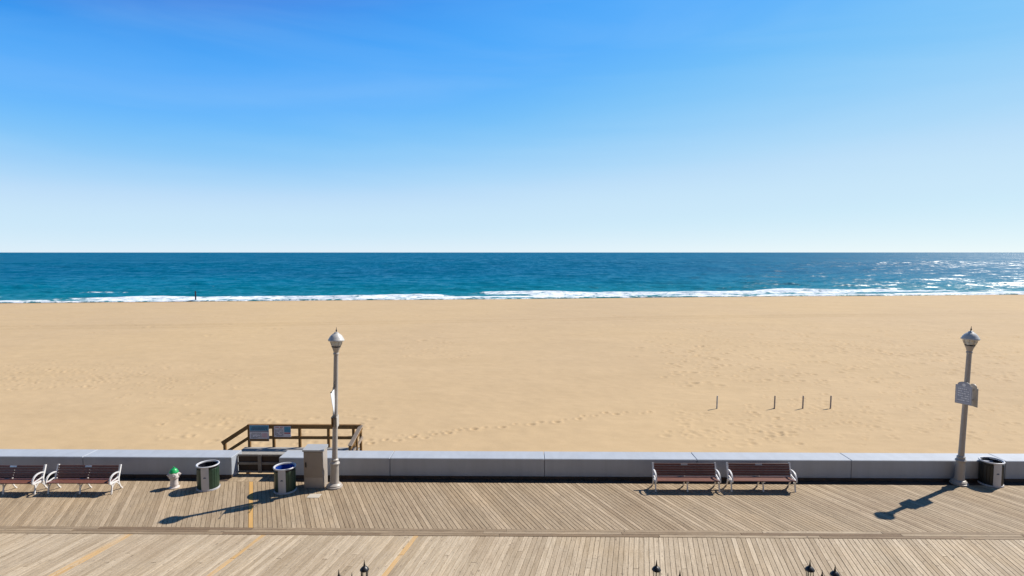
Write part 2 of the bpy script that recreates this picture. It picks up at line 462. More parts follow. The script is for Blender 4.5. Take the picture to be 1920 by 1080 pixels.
def make_beach():
    nr, nc = 520, 900
    Yv = 21.7 * (172 / 21.7) ** np.linspace(0, 1, nr)
    U = np.linspace(-1.12, 1.12, nc)
    Yg, Ug = np.meshgrid(Yv, U, indexing='ij')
    X = Ug * (Yg + 2.0); Y = Yg
    Z = beach_z(X, Y)
    Z = Z + .14 * (fbm(X*.05, Y*.05, 3) - .5) * np.clip((Y - 22) / 6, 0, 1)
    Z = Z + .05 * (fbm(X*.35 + 9, Y*.35, 3) - .5)
    # wind ripples near the wall and towards the right
    rip = np.clip((X + 6) / 22, 0, 1) * np.clip((75 - Y) / 40, 0, 1)
    Z = Z + rip * .022 * (vnoise(X*.9 + Y*1.1, Y*3.6 - X*.7) - .5)
    Z = Z + .016 * (vnoise(X*2.2, Y*3.1) - .5)
    # footprints and scuffs: shallow pits with a raised rim
    pits = []
    def pit(x, y, r, d): pits.append((x, y, r, d))
    def trail(pts, step, r=.17, d=.07, jit=.08):
        P = [at(px, py, -.6) for px, py in pts]
        side = 1
        for a, b in zip(P[:-1], P[1:]):
            L = (b - a).length; n = max(1, int(L / step))
            nrm = Vector((-(b-a).y, (b-a).x, 0)).normalized()
            for k in range(n):
                q = a + (b - a) * ((k + random.random()*.3) / n) + nrm * (side * .13 + random.uniform(-jit, jit))
                side = -side
                pit(q.x, q.y, r * random.uniform(.8, 1.25), d * random.uniform(.5, 1.2))
    trail([(665, 836), (770, 826), (880, 808), (960, 800), (1040, 792), (1130, 777), (1240, 774)], .62, .17, .085)
    trail([(690, 830), (800, 815), (900, 806)], .7, .15, .05)
    trail([(1280, 626), (1340, 632), (1420, 640), (1470, 648)], .9, .22, .1)
    trail([(1130, 580), (1190, 592), (1280, 600), (1420, 606), (1560, 636), (1700, 668), (1860, 690)], .8, .24, .1, .5)
    def scatter(n, box, r, d):
        x0, x1, y0, y1 = box
        for _ in range(n):
            q = at(random.uniform(x0, x1), y0 + (y1 - y0) * random.betavariate(2, 2), -.7)
            pit(q.x, q.y, r * random.uniform(.5, 1.4), d * random.uniform(.25, 1.1))
    scatter(260, (-40, 320, 672, 735), .17, .045)
    scatter(90, (200, 480, 660, 770), .17, .04)
    scatter(80, (750, 900, 632, 672), .2, .05)
    scatter(200, (1180, 1900, 585, 680), .3, .075)
    scatter(620, (1240, 1960, 605, 730), .24, .08)
    scatter(420, (1400, 1960, 690, 845), .16, .05)
    scatter(90, (1240, 1500, 760, 845), .2, .04)
    scatter(120, (300, 700, 770, 845), .2, .035)
    scatter(120, (-20, 1940, 570, 640), .35, .07)
    ly = math.log(172 / 21.7)
    for (px, py, r, d) in pits:
        if not (22 < py < 165): continue
        i0 = int(math.log(max(py - 3*r, 21.71) / 21.7) / ly * (nr - 1)); i1 = int(math.log(min(py + 3*r, 171.9) / 21.7) / ly * (nr - 1)) + 2
        u = px / (py + 2.0); du = 3 * r / (py + 2.0)
        j0 = max(0, int((u - du + 1.12) / 2.24 * (nc - 1))); j1 = min(nc, int((u + du + 1.12) / 2.24 * (nc - 1)) + 2)
        if j1 <= j0: continue
        dx = X[i0:i1, j0:j1] - px; dy = Y[i0:i1, j0:j1] - py
        q = (dx*dx + dy*dy) / (r*r)
        Z[i0:i1, j0:j1] += d * (-1.0 * np.exp(-q*1.6) + .55 * np.exp(-((np.sqrt(q) - 1.25)**2) * 5))
    # two wheel tracks running along the beach
    for pts, dep in ((((0, 614), (320, 611), (640, 606), (960, 600.5), (1280, 595), (1600, 591), (1960, 588)), .16),
                     (((0, 619), (320, 616), (640, 609), (960, 603), (1280, 597.5), (1600, 593.5), (1960, 590)), .12),):
        P = [at(px, py, -1.1) for px, py in pts]
        yy = np.interp(X, [p.x for p in P], [p.y for p in P])
        w = .42
        k = dep * (.55 + .7 * vnoise(X*.06, X*0 + 3.1))
        Z += k * (-np.exp(-((Y - yy)/w)**2) + .6 * np.exp(-((Y - yy - 1.5)/w)**2))
    # scarp and cusps just above the swash
    T, S = shore_t(X, Y), shore_s(X, Y)
    Z += .10 * np.exp(-((T + 7 + 3*(fbm(S*.03, S*0 + 2, 3) - .5)) / 2.2)**2) * vnoise(S*.05, S*0 + 8)
    V = np.stack([X, Y, Z], -1).reshape(-1, 3)
    return grid_mesh('beach', V, nr, nc, T), V

def grid_mesh(name, V, nr, nc, *_):
    idx = np.arange(nr * nc).reshape(nr, nc)
    q = np.stack([idx[:-1,:-1], idx[:-1,1:], idx[1:,1:], idx[1:,:-1]], -1).reshape(-1, 4)
    me = bpy.data.meshes.new(name)
    me.vertices.add(len(V)); me.vertices.foreach_set('co', V.astype(np.float32).ravel())
    me.loops.add(q.size); me.loops.foreach_set('vertex_index', q.astype(np.int32).ravel())
    me.polygons.add(len(q)); me.polygons.foreach_set('loop_start', (np.arange(len(q)) * 4).astype(np.int32))
    me.polygons.foreach_set('loop_total', np.full(len(q), 4, np.int32))
    me.polygons.foreach_set('use_smooth', np.ones(len(q), bool))
    me.update(calc_edges=True); me.validate()
    return me

def sand_mat():
    M = Mat('dry_sand', (.55,.41,.25), .9, spec=.15)
    w = M.world()
    big = M.noise(M.world((.035,.02,1)), 1.0, 3, .5)
    mid = M.noise(w, .9, 5, .6)
    fine = M.noise(w, 26, 3, .6)
    c = M.ramp(big, [(.3, (.44,.32,.19)), (.7, (.472,.34,.19))])
    c = M.mix(1.0, c, M.ramp(mid, [(.25, (.95,.95,.95)), (.75, (1.05,1.05,1.05))]), 'MULTIPLY')
    c = M.mix(1.0, c, M.ramp(fine, [(.25, (.93,.92,.91)), (.75, (1.06,1.06,1.06))]), 'MULTIPLY')
    spots = M.noise(M.world((1,1.6,1)), 2.3, 3, .6)
    c = M.mix(M.ramp(spots, [(.735, (0,0,0)), (.78, (.5,.5,.5))]), c, (.23,.16,.09))
    patch = M.noise(M.world((.12,.3,1)), 1.0, 5, .65)
    c = M.mix(1.0, c, M.ramp(patch, [(.32, (.965,.96,.95)), (.68, (1.025,1.025,1.025))]), 'MULTIPLY')
    wet = M.attr('wet')
    c = M.mix(M.math('MULTIPLY', wet, .85), c, (.31,.185,.082))
    M.color(c)
    lump = M.noise(w, 5.5, 4, .65)
    h = M.math('ADD', M.math('MULTIPLY', lump, 1.0), M.math('MULTIPLY', fine, .25))
    M.bump(h, .2, .03)
    return M.m

me, V = make_beach()
T = shore_t(V[:,0], V[:,1]); S = shore_s(V[:,0], V[:,1])
wet = np.clip((T + 7.5 + 5*(fbm(S*.04, S*0+4, 3) - .5)) / 4.0, 0, 1)
a = me.attributes.new('wet', 'FLOAT', 'POINT'); a.data.foreach_set('value', wet.astype(np.float32))
me.materials.append(sand_mat())
tag(link('beach', me), 'wide empty beach of pale golden sand between seawall and surf', kind='structure')
# the beach goes on to both sides and under the boardwalk
for sgn in (-1, 1):
    g = MB()
    rows = []
    for Y in np.linspace(21.7, 172, 24):
        x0 = 1.12 * (Y + 2) - .02; rows.append([(sgn*(x0 + (900 - x0) * u), Y) for u in (0, .06, .2, .5, 1)])
    n = len(rows[0])
    vs = [(x, y + (x*sdir.y/sdir.x if abs(x) > 400 else 0)*0, float(beach_z(np.array(x), np.array(y))) - .02) for r_ in rows for x, y in r_]
    fs = [(i*n+j, i*n+j+1, (i+1)*n+j+1, (i+1)*n+j) for i in range(len(rows)-1) for j in range(n-1)]
    if sgn < 0: fs = [tuple(reversed(f)) for f in fs]
    g.add(vs, fs)
    o = g.build('beach_side', bpy.data.materials['dry_sand'], None, 60)
    tag(o, 'flat sand going on along the shore beyond the seawall', kind='structure')
g = MB().box(-60, 60, -6, 21.69, -2.0, -.55)
tag(g.build('ground', bpy.data.materials['dry_sand']), 'sandy ground beneath the boardwalk', kind='structure')

# ---------------------------------------------------------------- the sea
def make_sea():
    t1 = np.concatenate([np.arange(-9, 40, .22), 40 + np.cumsum(np.linspace(.25, 2.6, 300))])
    t2 = t1[-1] * (30000 / t1[-1]) ** np.linspace(0, 1, 60)[1:]
    t = np.concatenate([t1, t2])
    nc = 760
    u = np.linspace(-1, 1, nc)
    Tg, Ug = np.meshgrid(t, u, indexing='ij')
    W = (Tg + 140) * 1.12 + 20
    S = Ug * W
    dt = np.gradient(t)[:, None] * np.ones_like(Tg); ds = 2 * W / nc
    Z = np.zeros_like(Tg)
    rng = random.Random(5)
    deep = np.clip(Tg / 30, .25, 1)
    # wind sea: many directional waves, long crests roughly along the shore
    for k in range(46):
        lam = 1.6 * (26 / 1.6) ** rng.random()
        th = rng.gauss(0.12, .42)
        kx, kt = math.sin(th) * 2*math.pi/lam, math.cos(th) * 2*math.pi/lam
        amp = .0085 * lam ** .85
        fade = np.clip((lam*abs(math.cos(th)) / (3.0*dt)) - .3, 0, 1) * np.clip(lam / max(abs(math.sin(th)), .05) / (3.0*ds) - .3, 0, 1)
        ph = kx * S + kt * Tg + rng.random() * 6.28 + .8 * fbm(S*.02 + k, Tg*.02, 2)*6.28*.3
        Z += amp * fade * np.sin(ph) * deep
    Z += .12 * deep * (fbm(S*.03, Tg*.08, 3) - .5)
    foam = np.zeros_like(Tg)
    # breaking lines
    for (t0, wob, A, w, lo, hi, seed, run) in ((2.5, 5.0, .26, 2.2, .26, .5, 1.0, 2.4), (8.5, 8.0, .55, 2.2, .42, .58, 21.0, 4.5),
                                               (15.0, 10.0, .60, 2.4, .48, .64, 47.0, 4.0), (25.0, 12.0, .66, 2.6, .62, .76, 83.0, 2.4),
                                               (40.0, 14.0, .40, 3.6, .3, .7, 121.0, 0.0), (64.0, 20.0, .34, 4.6, .3, .7, 171.0, 0.0), (100.0, 26.0, .32, 6., .3, .7, 231.0, 0.0)):
        tc = t0 + wob * (fbm(S*.016 + seed, S*0 + seed, 4) - .5) * 2
        inten = np.clip((fbm(S*.021 + seed*3.1, S*0 + .7*seed, 3) + .05*np.clip(S/120, -1, 1) - lo) / (hi - lo), 0, 1)
        x = Tg - tc
        prof = np.where(x < 0, np.exp(-(x/(w*.45))**2), np.exp(-(x/(w*1.5))**2))
        Z += A * inten * prof
        if run > 0:
            br = np.clip((inten - .25) / .4, 0, 1)
            edge = fbm(S*.35 + seed, Tg*.5, 3)
            fo = np.where(x < .35, np.clip(1.25 - (-x) / (run * (.6 + edge)), 0, 1), np.exp(-(x/(w*.9))**2) * .9)
            fo = fo * (x > -run*2)
            foam = np.maximum(foam, br * fo)
            Z += .12 * br * fo * (fbm(S*.9, Tg*.9 + seed, 3) - .4)
    # thin swash reaching up the sand
    edge = 1.0 + 5.0*(fbm(S*.03, S*0 + 77, 4) - .5)
    foam = np.maximum(foam, (.55 + .6*fbm(S*.05, S*0 + 31, 3)) * np.clip(1.1 - np.abs(Tg + edge*.5 + 1.9) / 1.7, 0, 1))
    foam = np.maximum(foam, .55 * np.clip((10 - Tg) / 10, 0, 1) * np.clip((fbm(S*.08, Tg*.25, 4) - .42) * 6, 0, 1))
    Z = Z + np.clip(-(Tg + edge*.5) * .2, -.02, .40) * (Tg < 3)
    # sink below the sand landward of the swash line
    Z = Z - np.clip((-(Tg) - 2.3 - edge*.5) * .8, 0, 6)
    X = SHM.x + S * sdir.x + Tg * tdir.x
    Y = SHM.y + S * sdir.y + Tg * tdir.y
    V = np.stack([X, Y, Z + Z_SEA], -1).reshape(-1, 3)
    m = grid_mesh('sea', V, len(t), nc)
    at_ = m.attributes.new('foam', 'FLOAT', 'POINT'); at_.data.foreach_set('value', np.clip(foam, 0, 1).astype(np.float32).ravel())
    at2 = m.attributes.new('offshore', 'FLOAT', 'POINT'); at2.data.foreach_set('value', Tg.astype(np.float32).ravel())
    return m

def sea_mat():
    M = Mat('sea_water', (.005,.1,.18), .12)
    M.b.inputs['IOR'].default_value = 1.33
    rz = math.atan2(sdir.y, sdir.x)
    off = M.attr('offshore')
    near = M.math('DIVIDE', off, 160.0, clamp=True)
    deepc = M.ramp(near, [(0, (.014,.165,.19)), (.10, (.003,.148,.205)), (.4, (.0008,.128,.21)), (1, (.0005,.103,.19))])
    n = M.noise(M.world((.012,.008,1), (0,0,-rz)), 1.0, 4, .6)
    deepc = M.mix(1.0, deepc, M.ramp(n, [(.3, (.82,.86,.9)), (.7, (1.18,1.14,1.1))]), 'MULTIPLY')
    foam = M.attr('foam')
    wv = M.world((.34,.55,1), (0,0,-rz))
    fn = M.noise(wv, 1.1, 6, .72)
    fm = M.math('ADD', M.math('MULTIPLY', foam, .80), M.math('MULTIPLY', M.math('SUBTRACT', fn, .5), 2.3))
    fmask = M.ramp(fm, [(.40, (0,0,0)), (.66, (1,1,1))])
    # small whitecaps far out
    cap = M.noise(M.world((.09,.22,1), (0,0,-rz)), 1.0, 5, .75)
    capm = M.ramp(cap, [(.735, (0,0,0)), (.775, (.8,.8,.8))])
    mask = M.math('MAXIMUM', fmask, capm)
    fcol = M.noise(M.world((.35,.9,1), (0,0,-rz)), 1.0, 5, .7)
    fc = M.ramp(fcol, [(.36, (.40,.50,.54)), (.50, (.74,.77,.79)), (.62, (.86,.87,.87))])
    M.color(M.mix(mask, deepc, fc))
    M.rough(M.math('MULTIPLY_ADD', mask, .5, .36))
    M.l.new(M.math('MULTIPLY_ADD', mask, -.05, .12), M.b.inputs['Specular IOR Level'])
    # waves too small or too far for the mesh tilt the surface; slopes facing the land are the ones seen from the land
    def vm(op, a, b):
        v = M.node('ShaderNodeVectorMath', operation=op)
        for i, q in enumerate((a, b)):
            if isinstance(q, bpy.types.NodeSocket): M.l.new(q, v.inputs[i])
            else: v.inputs[i].default_value = q
        return v.outputs[0]
    def layer(sc, amp, det=3):
        n_ = M.noise(M.world(sc, (0,0,-rz)), 1.0, det, .6, 'Color')
        return vm('MULTIPLY', vm('SUBTRACT', n_, (.5,.5,.5)), amp)
    fine = layer((1.1,2.6,1), (.55,.7,0), 4)
    mid = layer((.30,.13,1), (.30,.85,0))
    far = vm('ADD', layer((.13,.035,1), (.25,.8,0)), layer((.05,.009,1), (.15,.7,0)))
    farf = M.node('ShaderNodeMapRange'); M.set(farf, **{'From Min': 90.0, 'From Max': 420.0})
    M.l.new(off, farf.inputs['Value'])
    cf = M.node('ShaderNodeCombineXYZ')
    for ax in 'XY': M.l.new(farf.outputs[0], cf.inputs[ax])
    bias = vm('ADD', (-tdir.x*.10, -tdir.y*.10, 0), vm('MULTIPLY', cf.outputs[0], (-tdir.x*.13, -tdir.y*.13, 0)))
    tilt = vm('ADD', vm('ADD', fine, mid), vm('ADD', vm('MULTIPLY', far, cf.outputs[0]), bias))
    g = M.node('ShaderNodeNewGeometry')
    nn = M.node('ShaderNodeVectorMath', operation='NORMALIZE')
    M.l.new(vm('ADD', g.outputs['Normal'], tilt), nn.inputs[0])
    M.l.new(nn.outputs[0], M.b.inputs['Normal'])
    return M.m
me = make_sea(); me.materials.append(sea_mat())
tag(link('sea', me), 'blue ocean reaching the horizon with white surf along the sand', kind='structure')

# ---------------------------------------------------------------- boardwalk
Y_B0, Y_B1 = 16.72, 17.16        # border strip between the two decks
Y_DECK = 20.72                   # landward edge of the dark strip at the foot of the wall
Y_WALL, Y_WBACK, H_WALL = 21.08, 21.90, .78
def run_mesh(name, ang, y0, y1, w, mat, th=.045, c=.006):
    """board running at ang from +Y, its ends cut along X; local origin where its middle meets y0"""
    k = math.tan(ang); hw = w / math.cos(ang) / 2
    L = y1 - y0
    vs = []
    for z, e in ((-th, 0), (-c, 0), (0, c)):
        for x, y in ((-hw+e, e), (hw-e, e), (hw-e, L-e), (-hw+e, L-e)):
            vs.append((x + k*y, y, z))
    fs = [(8,9,10,11)]
    for a_ in (0, 4):
        for i in range(4):
            j = (i+1) % 4
            fs.append((a_+i, a_+j, a_+4+j, a_+4+i))
    return MB().add(vs, fs).mesh(name, mat)

def deck(name, label, ang, y0, y1, pitch, gap, xr, mat, maty, yellow, joints=None, extend=6.0):
    base = MB().box(-26, 26, y0, y1, -.5, -.07).build(name, M_UNDER)
    tag(base, label, kind='structure')
    k = math.tan(ang); px = pitch / math.cos(ang)
    w = pitch - gap
    full = run_mesh('plank', ang, y0, y1, w, mat)
    fully = run_mesh('plank', ang, y0, y1, w, maty)
    parts = {}
    stuff = MB()
    n0 = int(xr[0] / px); n1 = int(xr[1] / px)
    rr = random.Random(3)
    def put(me, x, y):
        o = link('plank', me, base, (x, y, rr.uniform(-.003, .003)))
        return o
    for i in range(n0 - int(extend/px), n1 + int(extend/px) + 1):
        x = i * px
        ye = any(abs(x + k*((a_+b_)/2 - y0) - xm) < hw_ for (xm, hw_, a_, b_) in yellow)
        if i < n0 or i > n1:
            stuff.add([(v.co.x + x, v.co.y + y0, v.co.z) for v in full.vertices], [tuple(p.vertices) for p in full.polygons])
            continue
        if joints is None:
            put(fully if ye else full, x, y0)
        else:
            yj, vis = joints(i)
            for (a_, b_, show) in ((y0, yj - .003, vis), (yj + .003, y1, True)):
                key = (round(a_, 3), round(b_, 3), ye)
                if key not in parts: parts[key] = run_mesh('plank', ang, a_, b_, w, maty if ye else mat)
                xx = x + k * (a_ - y0)
                if show: put(parts[key], xx, a_)
                else: stuff.add([(v.co.x + xx, v.co.y + a_, v.co.z) for v in parts[key].vertices], [tuple(p.vertices) for p in parts[key].polygons])
    so = stuff.build('plank_run', mat, base); tag(so, kind='stuff')
    return base

def ymark(pa, pb, hw):
    a_, b_ = at(*pa), at(*pb)
    return ((a_.x + b_.x)/2, hw, a_.y, b_.y)
deck('boardwalk_far', 'boardwalk of narrow weathered boards beside the seawall', A_FAR, Y_B1 + .004, Y_DECK, .137, .008,
     (-20.3, 22.2), M_FAR, M_FARY, [ymark((473, 905), (468, 990), .08)])
NJ = {}
def near_joint(i):
    h = (i * 7919) % 23
    if h in (3, 9, 16, 20): return (14.9 + .12 * ((i*31) % 9), True)
    return ((12.3, 11.1, 10.5)[i % 3], False)
deck('boardwalk_near', 'broad boardwalk of pale weathered boards in front of the border strip', A_NEAR, 5.0, Y_B0 - .004, .1405, .008,
     (-19.0, 15.2), M_NEAR, M_NEARY, [ymark((230, 1007), (100, 1080), .075), ymark((490, 1007), (395, 1080), .075), ymark((785, 1005), (712, 1080), .12)], near_joint)
# border strip: three long boards end to end
bs = MB().box(-26, 26, Y_B0, Y_B1, -.5, -.07).build('border_strip', M_UNDER)
tag(bs, 'strip of long boards dividing the two boardwalk decks', kind='structure')
for row in range(3):
    x = -21.0 - row * 1.7
    wd = (Y_B1 - Y_B0) / 3
    while x < 22:
        L = random.choice((3.6, 4.2, 4.8))
        MB().cbox(0, L - .006, 0, wd - .007, -.06, 0, .006).build('border_plank', M_BORDER, bs, None, (x, Y_B0 + row*wd, .008 + random.uniform(-.002, .002)))
        x += L
X_GAP0, X_GAP1 = atY(434, 862, Y_WALL).x, atY(523, 862, Y_WALL).x
# boards reaching into the gap of the wall
thr = MB().box(X_GAP0 - .05, X_GAP1 + .0, Y_DECK + .004, 21.48, -.5, -.07).build('threshold_deck', M_UNDER)
tag(thr, 'short boards filling the opening in the seawall', kind='structure')
for i in range(13):
    MB().cbox(0, .137, 0, 21.47 - Y_DECK, -.045, 0, .005).build('plank', M_FAR, thr, None, (X_GAP0 - .03 + i*.1435, Y_DECK + .006, -.002))

# ---------------------------------------------------------------- seawall
def wall_run(name, x0, x1, joints, label):
    root = empty(name, ((x0 + x1)/2, Y_WALL, 0)); cx = (x0 + x1)/2
    xs = [x0] + sorted(j for j in joints if x0 < j < x1) + [x1]
    for a_, b_ in zip(xs[:-1], xs[1:]):
        ga = .008
        m = MB()
        x_, X_ = a_ - cx + (ga if a_ != x0 else 0), b_ - cx - (ga if b_ != x1 else 0)
        D = Y_WBACK - Y_WALL; z0 = .11; c = .022
        prof = [(0, z0), (0, H_WALL - c), (c, H_WALL), (D - c, H_WALL), (D, H_WALL - c), (D, H_WALL - .18), (D - .26, .1), (D - .26, -.6), (.12, -.6), (.12, z0)]
        cc = .012
        vs = []
        cy = D * .45; cz = .4
        for xx, e in ((x_, cc), (x_ + cc, 0), (X_ - cc, 0), (X_, cc)):
            for y, z in prof:
                vs.append((xx, y + (cc if y < cy else -cc) * (e > 0), z - (cc if z > cz else 0) * (e > 0)))
        n = len(prof); fs = [tuple(range(n)), tuple(range(4*n - 1, 3*n - 1, -1))]
        for s in range(3):
            for k in range(n):
                k2 = (k + 1) % n
                fs.append((s*n + k, (s+1)*n + k, (s+1)*n + k2, s*n + k2))
        m.add(vs, fs).build('wall_panel', M_WALL, root)
    # dark timber kerb along the foot of the wall, then a strip darkening its shadow
    x = x0
    while x < x1:
        L = min(random.choice((3.0, 3.6, 4.2)), x1 - x)
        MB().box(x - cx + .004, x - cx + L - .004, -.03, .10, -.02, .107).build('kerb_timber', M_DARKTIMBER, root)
        MB().box(x - cx + .004, x - cx + L - .004, Y_DECK - Y_WALL + .008, -.034, -.12, -.02).build('foot_strip', M_DARKTIMBER, root)  # dark strip for the shaded gap by the wall; shade is in its colour
        x += L
    tag(root, label, 'seawall')
    return root
JX = [atY(x, 860.5, Y_WALL).x for x in (155, 731, 1021, 1307, 1597, 1886)]
X_GAP0, X_GAP1 = atY(434, 862, Y_WALL).x, atY(523, 862, Y_WALL).x
wall_run('seawall', -26, X_GAP0, [JX[0], JX[0] - 5.83], 'pale grey concrete seawall behind the fire hydrant, ending at the opening')
wall_run('seawall', X_GAP1, 28, JX[1:] + [JX[-1] + 5.83], 'long pale grey concrete seawall running behind the utility cabinet and both lamps')

# ---------------------------------------------------------------- the hotel whose balcony the view is taken from; unseen, added for its shade
M_STUCCO = painted('beige_stucco', (.34,.29,.23), .85, .08, 1.5)
M_SLAB = painted('balcony_concrete', (.30,.29,.28), .8, .08, 2)
M_PANE = Mat('dark_window_glass', (.02,.03,.04), .08).m
hotel = empty('hotel_building', (0, -2.0, 0))
MB().box(-32, 32, -14, -.3, -.5, 17.2).build('wall', M_STUCCO, hotel)
MB().box(-32.4, 32.4, -14.3, .2, 17.205, 17.6).build('roof', M_SLAB, hotel)
sl_me = MB().box(-32, 32, -.29, 2.3, -.22, 0).mesh('balcony_slab', M_SLAB)
wn_me = MB().box(-1.2, 1.2, -.295, -.2, .05, 2.25).mesh('window', M_STUCCO)
pn_me = MB().box(-1.1, 1.1, -.199, -.18, .12, 2.18).mesh('pane', M_PANE)
rl = MB().box(-32, 32, 2.18, 2.23, .94, 1.0).box(-32, 32, 2.18, 2.23, .08, .12)
for k in range(-80, 81): rl.box(k*.4 - .012, k*.4 + .012, 2.19, 2.22, .121, .939)
rl_me = rl.mesh('balcony_railing', M_BLACK)
for fl in range(4):
    z = 3.5 + 3.45 * fl
    link('balcony_slab', sl_me, hotel, (0, 0, z))
    if fl < 4: link('balcony_railing', rl_me, hotel, (0, 0, z))
    for k in range(-7, 8):
        w_ = link('window', wn_me, hotel, (k*4.2, 0, z + .02)); link('pane', pn_me, w_)
for sx in range(-4, 5):
    MB().box(sx*8 - .2, sx*8 + .2, 1.7, 2.1, -.07, 3.27).build('column', M_STUCCO, hotel)
tag(hotel, 'unseen beige four storey hotel with balconies facing the sea, added for its shade', 'building')

# ---------------------------------------------------------------- gate, platform and railing in the opening
YG = 21.50
gx0, gx1 = X_GAP0 + .03, X_GAP1 - .03
gate = empty('storm_gate', ((gx0 + gx1)/2, YG, 0)); gc = (gx0 + gx1)/2
gw = (gx1 - gx0)/2
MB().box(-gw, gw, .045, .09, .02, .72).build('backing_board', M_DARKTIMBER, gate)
for (ya, yb) in ((852, 855.5), (866.8, 871.3), (883, 887.5)):
    za, zb = atY(480, yb, YG).z, atY(480, ya, YG).z
    za = max(za, .03)
    MB().cbox(-gw, gw, 0, .042, za, zb, .006).build('rail', M_GREYTIMBER, gate)
mx = atY(487.5, 870, YG).x - gc
MB().box(mx - .07, mx + .07, -.032, -.002, .03, .74).build('stile', M_GREYTIMBER, gate)
tag(gate, 'grey timber storm gate closing the opening in the seawall', 'gate')

ZP, YR = .60, 22.73
plat = empty('timber_platform', (-8.8, 22.3, 0))
for i in range(6):
    y = 21.93 + i * .14
    MB().cbox(-2.35, 2.35, 0, .132, -.04, 0, .004).build('deck_board', M_PLATFORM, plat, None, (0, y - 22.3, ZP))
for x in (-2.2, 0, 2.2):
    MB().box(x - .06, x + .06, .3, .42, -1.2, ZP - .042).build('support_post', M_RAIL, plat)
for k in range(4):                      # steps down to the sand at the left end
    MB().cbox(-2.35 - .3*(k+1), -2.36 - .3*k, -.3, .42, ZP - .18*(k+1) - .04, ZP - .18*(k+1), .004).build('step', M_PLATFORM, plat)
tag(plat, 'low timber platform with steps behind the seawall opening', 'platform')

def P_(x, y): return atY(x, y, YR)
rail = empty('timber_railing', (P_(561, 840).x, YR, ZP)); ro = Vector(rail.location)
def rb(name, a_, b_, w, h, mat=M_RAIL): return MB().beam(Vector(a_) - ro, Vector(b_) - ro, w, h).build(name, mat, rail)
for px in (466, 512, 561, 615, 662):
    t_, b_ = P_(px, 800), P_(px, 841)
    rb('post', (t_.x, YR + .05, ZP - .5), (t_.x, YR + .05, t_.z), .10, .09)
A, B = P_(465, 800.5), P_(674, 800.5)
rb('top_rail', (A.x, YR, A.z), (B.x, YR, A.z), .045, .13)
MB().beam(Vector((A.x - .02, YR + .03, A.z + .085)) - ro, Vector((B.x + .05, YR + .03, A.z + .085)) - ro, .13, .038).build('rail_cap', M_RAIL, rail)
A2, B2 = P_(465, 820), P_(668, 820)
rb('lower_rail', (A2.x, YR, A2.z), (B2.x, YR, A2.z), .045, .12)
# left flight
C, Dp = P_(417, 832), P_(466, 800)
rb('sloping_rail', (C.x, YR, C.z), (Dp.x, YR, Dp.z), .05, .14)
MB().beam(Vector((C.x - .04, YR + .03, C.z + .07)) - ro, Vector((Dp.x, YR + .03, Dp.z + .085)) - ro, .13, .036).build('rail_cap', M_RAIL, rail)
C2, D2 = P_(424, 848), P_(466, 821)
rb('sloping_rail', (C2.x, YR, C2.z), (D2.x, YR, D2.z), .05, .12)
Cp = P_(420.5, 832)
rb('post', (Cp.x, YR + .05, -.8), (Cp.x, YR + .05, Cp.z), .10, .09)
# right end: sloping handrail coming back towards the wall
F0 = P_(677, 797.5); N0 = atY(656, 836, 21.98)
MB().beam(Vector(F0) - ro, Vector(N0) - ro, .17, .04).build('rail_cap', M_RAILPALE, rail)
rb('sloping_rail', (F0.x + .03, F0.y, F0.z - .10), (N0.x + .03, N0.y, N0.z - .10), .05, .12)
rb('lower_rail', (F0.x + .05, F0.y, F0.z - .48), (N0.x + .05, N0.y + .1, N0.z - .36), .05, .10, M_RAILPALE)
Rp = P_(675.5, 800)
rb('post', (Rp.x, YR + .05, -.6), (Rp.x, YR + .05, Rp.z), .09, .09)
rb('post', (N0.x, 22.0, -.5), (N0.x, 22.0, N0.z - .02), .09, .09)
Mid = (F0 + N0) / 2
rb('post', (Mid.x + .04, Mid.y, -.5), (Mid.x + .04, Mid.y, Mid.z - .04), .08, .08)
tag(rail, 'brown timber railing with sloping ends behind the seawall', 'railing')

def text_lines(m, x0, x1, z0, z1, rows, y, rr, h=.45, dens=.8):
    """rows of small unreadable word-like dashes"""
    dz = (z1 - z0) / rows
    for i in range(rows):
        z = z1 - (i + .5) * dz
        x = x0
        while x < x1 - .01:
            L = rr.uniform(.02, .07)
            if rr.random() < dens:
                m.box(x, min(x + L, x1), y - .002, y, z - dz*h/2, z + dz*h/2)
            x += L + rr.uniform(.008, .016)
    return m
rr = random.Random(8)
# notice board one
ys = YR - .045
def board(name, pa, pb, label, group=None):
    a_, b_ = atY(*pa, ys), atY(*pb, ys)
    root = empty(name, ((a_.x + b_.x)/2, ys, b_.z))
    w, h = (b_.x - a_.x)/2, a_.z - b_.z
    tag(root, label, 'sign', group)
    return root, w, h
s1, w, h = board('beach_notice', (467.5, 797), (504.5, 827.5), 'larger notice board on the railing with blue top and pale lower half')
MB().box(-w, w, 0, .02, 0, h).build('panel', M_SIGNWHITE, s1)
MB().box(-w + .01, w - .01, -.004, -.001, h*.66, h*.985).build('blue_header', M_SIGNBLUE, s1)
MB().box(-w + .01, w - .01, -.004, -.001, h*.60, h*.645).build('navy_band', M_SIGNNAVY, s1)
MB().box(-w + .01, w - .01, -.004, -.001, .01, h*.15).build('brown_footer', M_RAIL, s1)
MB().box(w*.28, w*.82, -.004, -.001, h*.24, h*.50).build('red_picture', M_SIGNPINK, s1)
m = MB(); text_lines(m, -w*.8, w*.85, h*.68, h*.92, 3, -.004, rr, .6, .92); tag(m.build('header_lettering', M_SIGNNAVY, s1), kind='stuff')
m = MB(); text_lines(m, -w*.85, w*.22, h*.2, h*.54, 5, -.001, rr, .4); tag(m.build('lettering', M_INK, s1), kind='stuff')
s2, w, h = board('beach_notice', (513.5, 799), (545.5, 819.5), 'smaller notice board on the railing with a blue block at its right')
MB().box(-w, w, 0, .02, 0, h).build('panel', M_SIGNWHITE, s2)
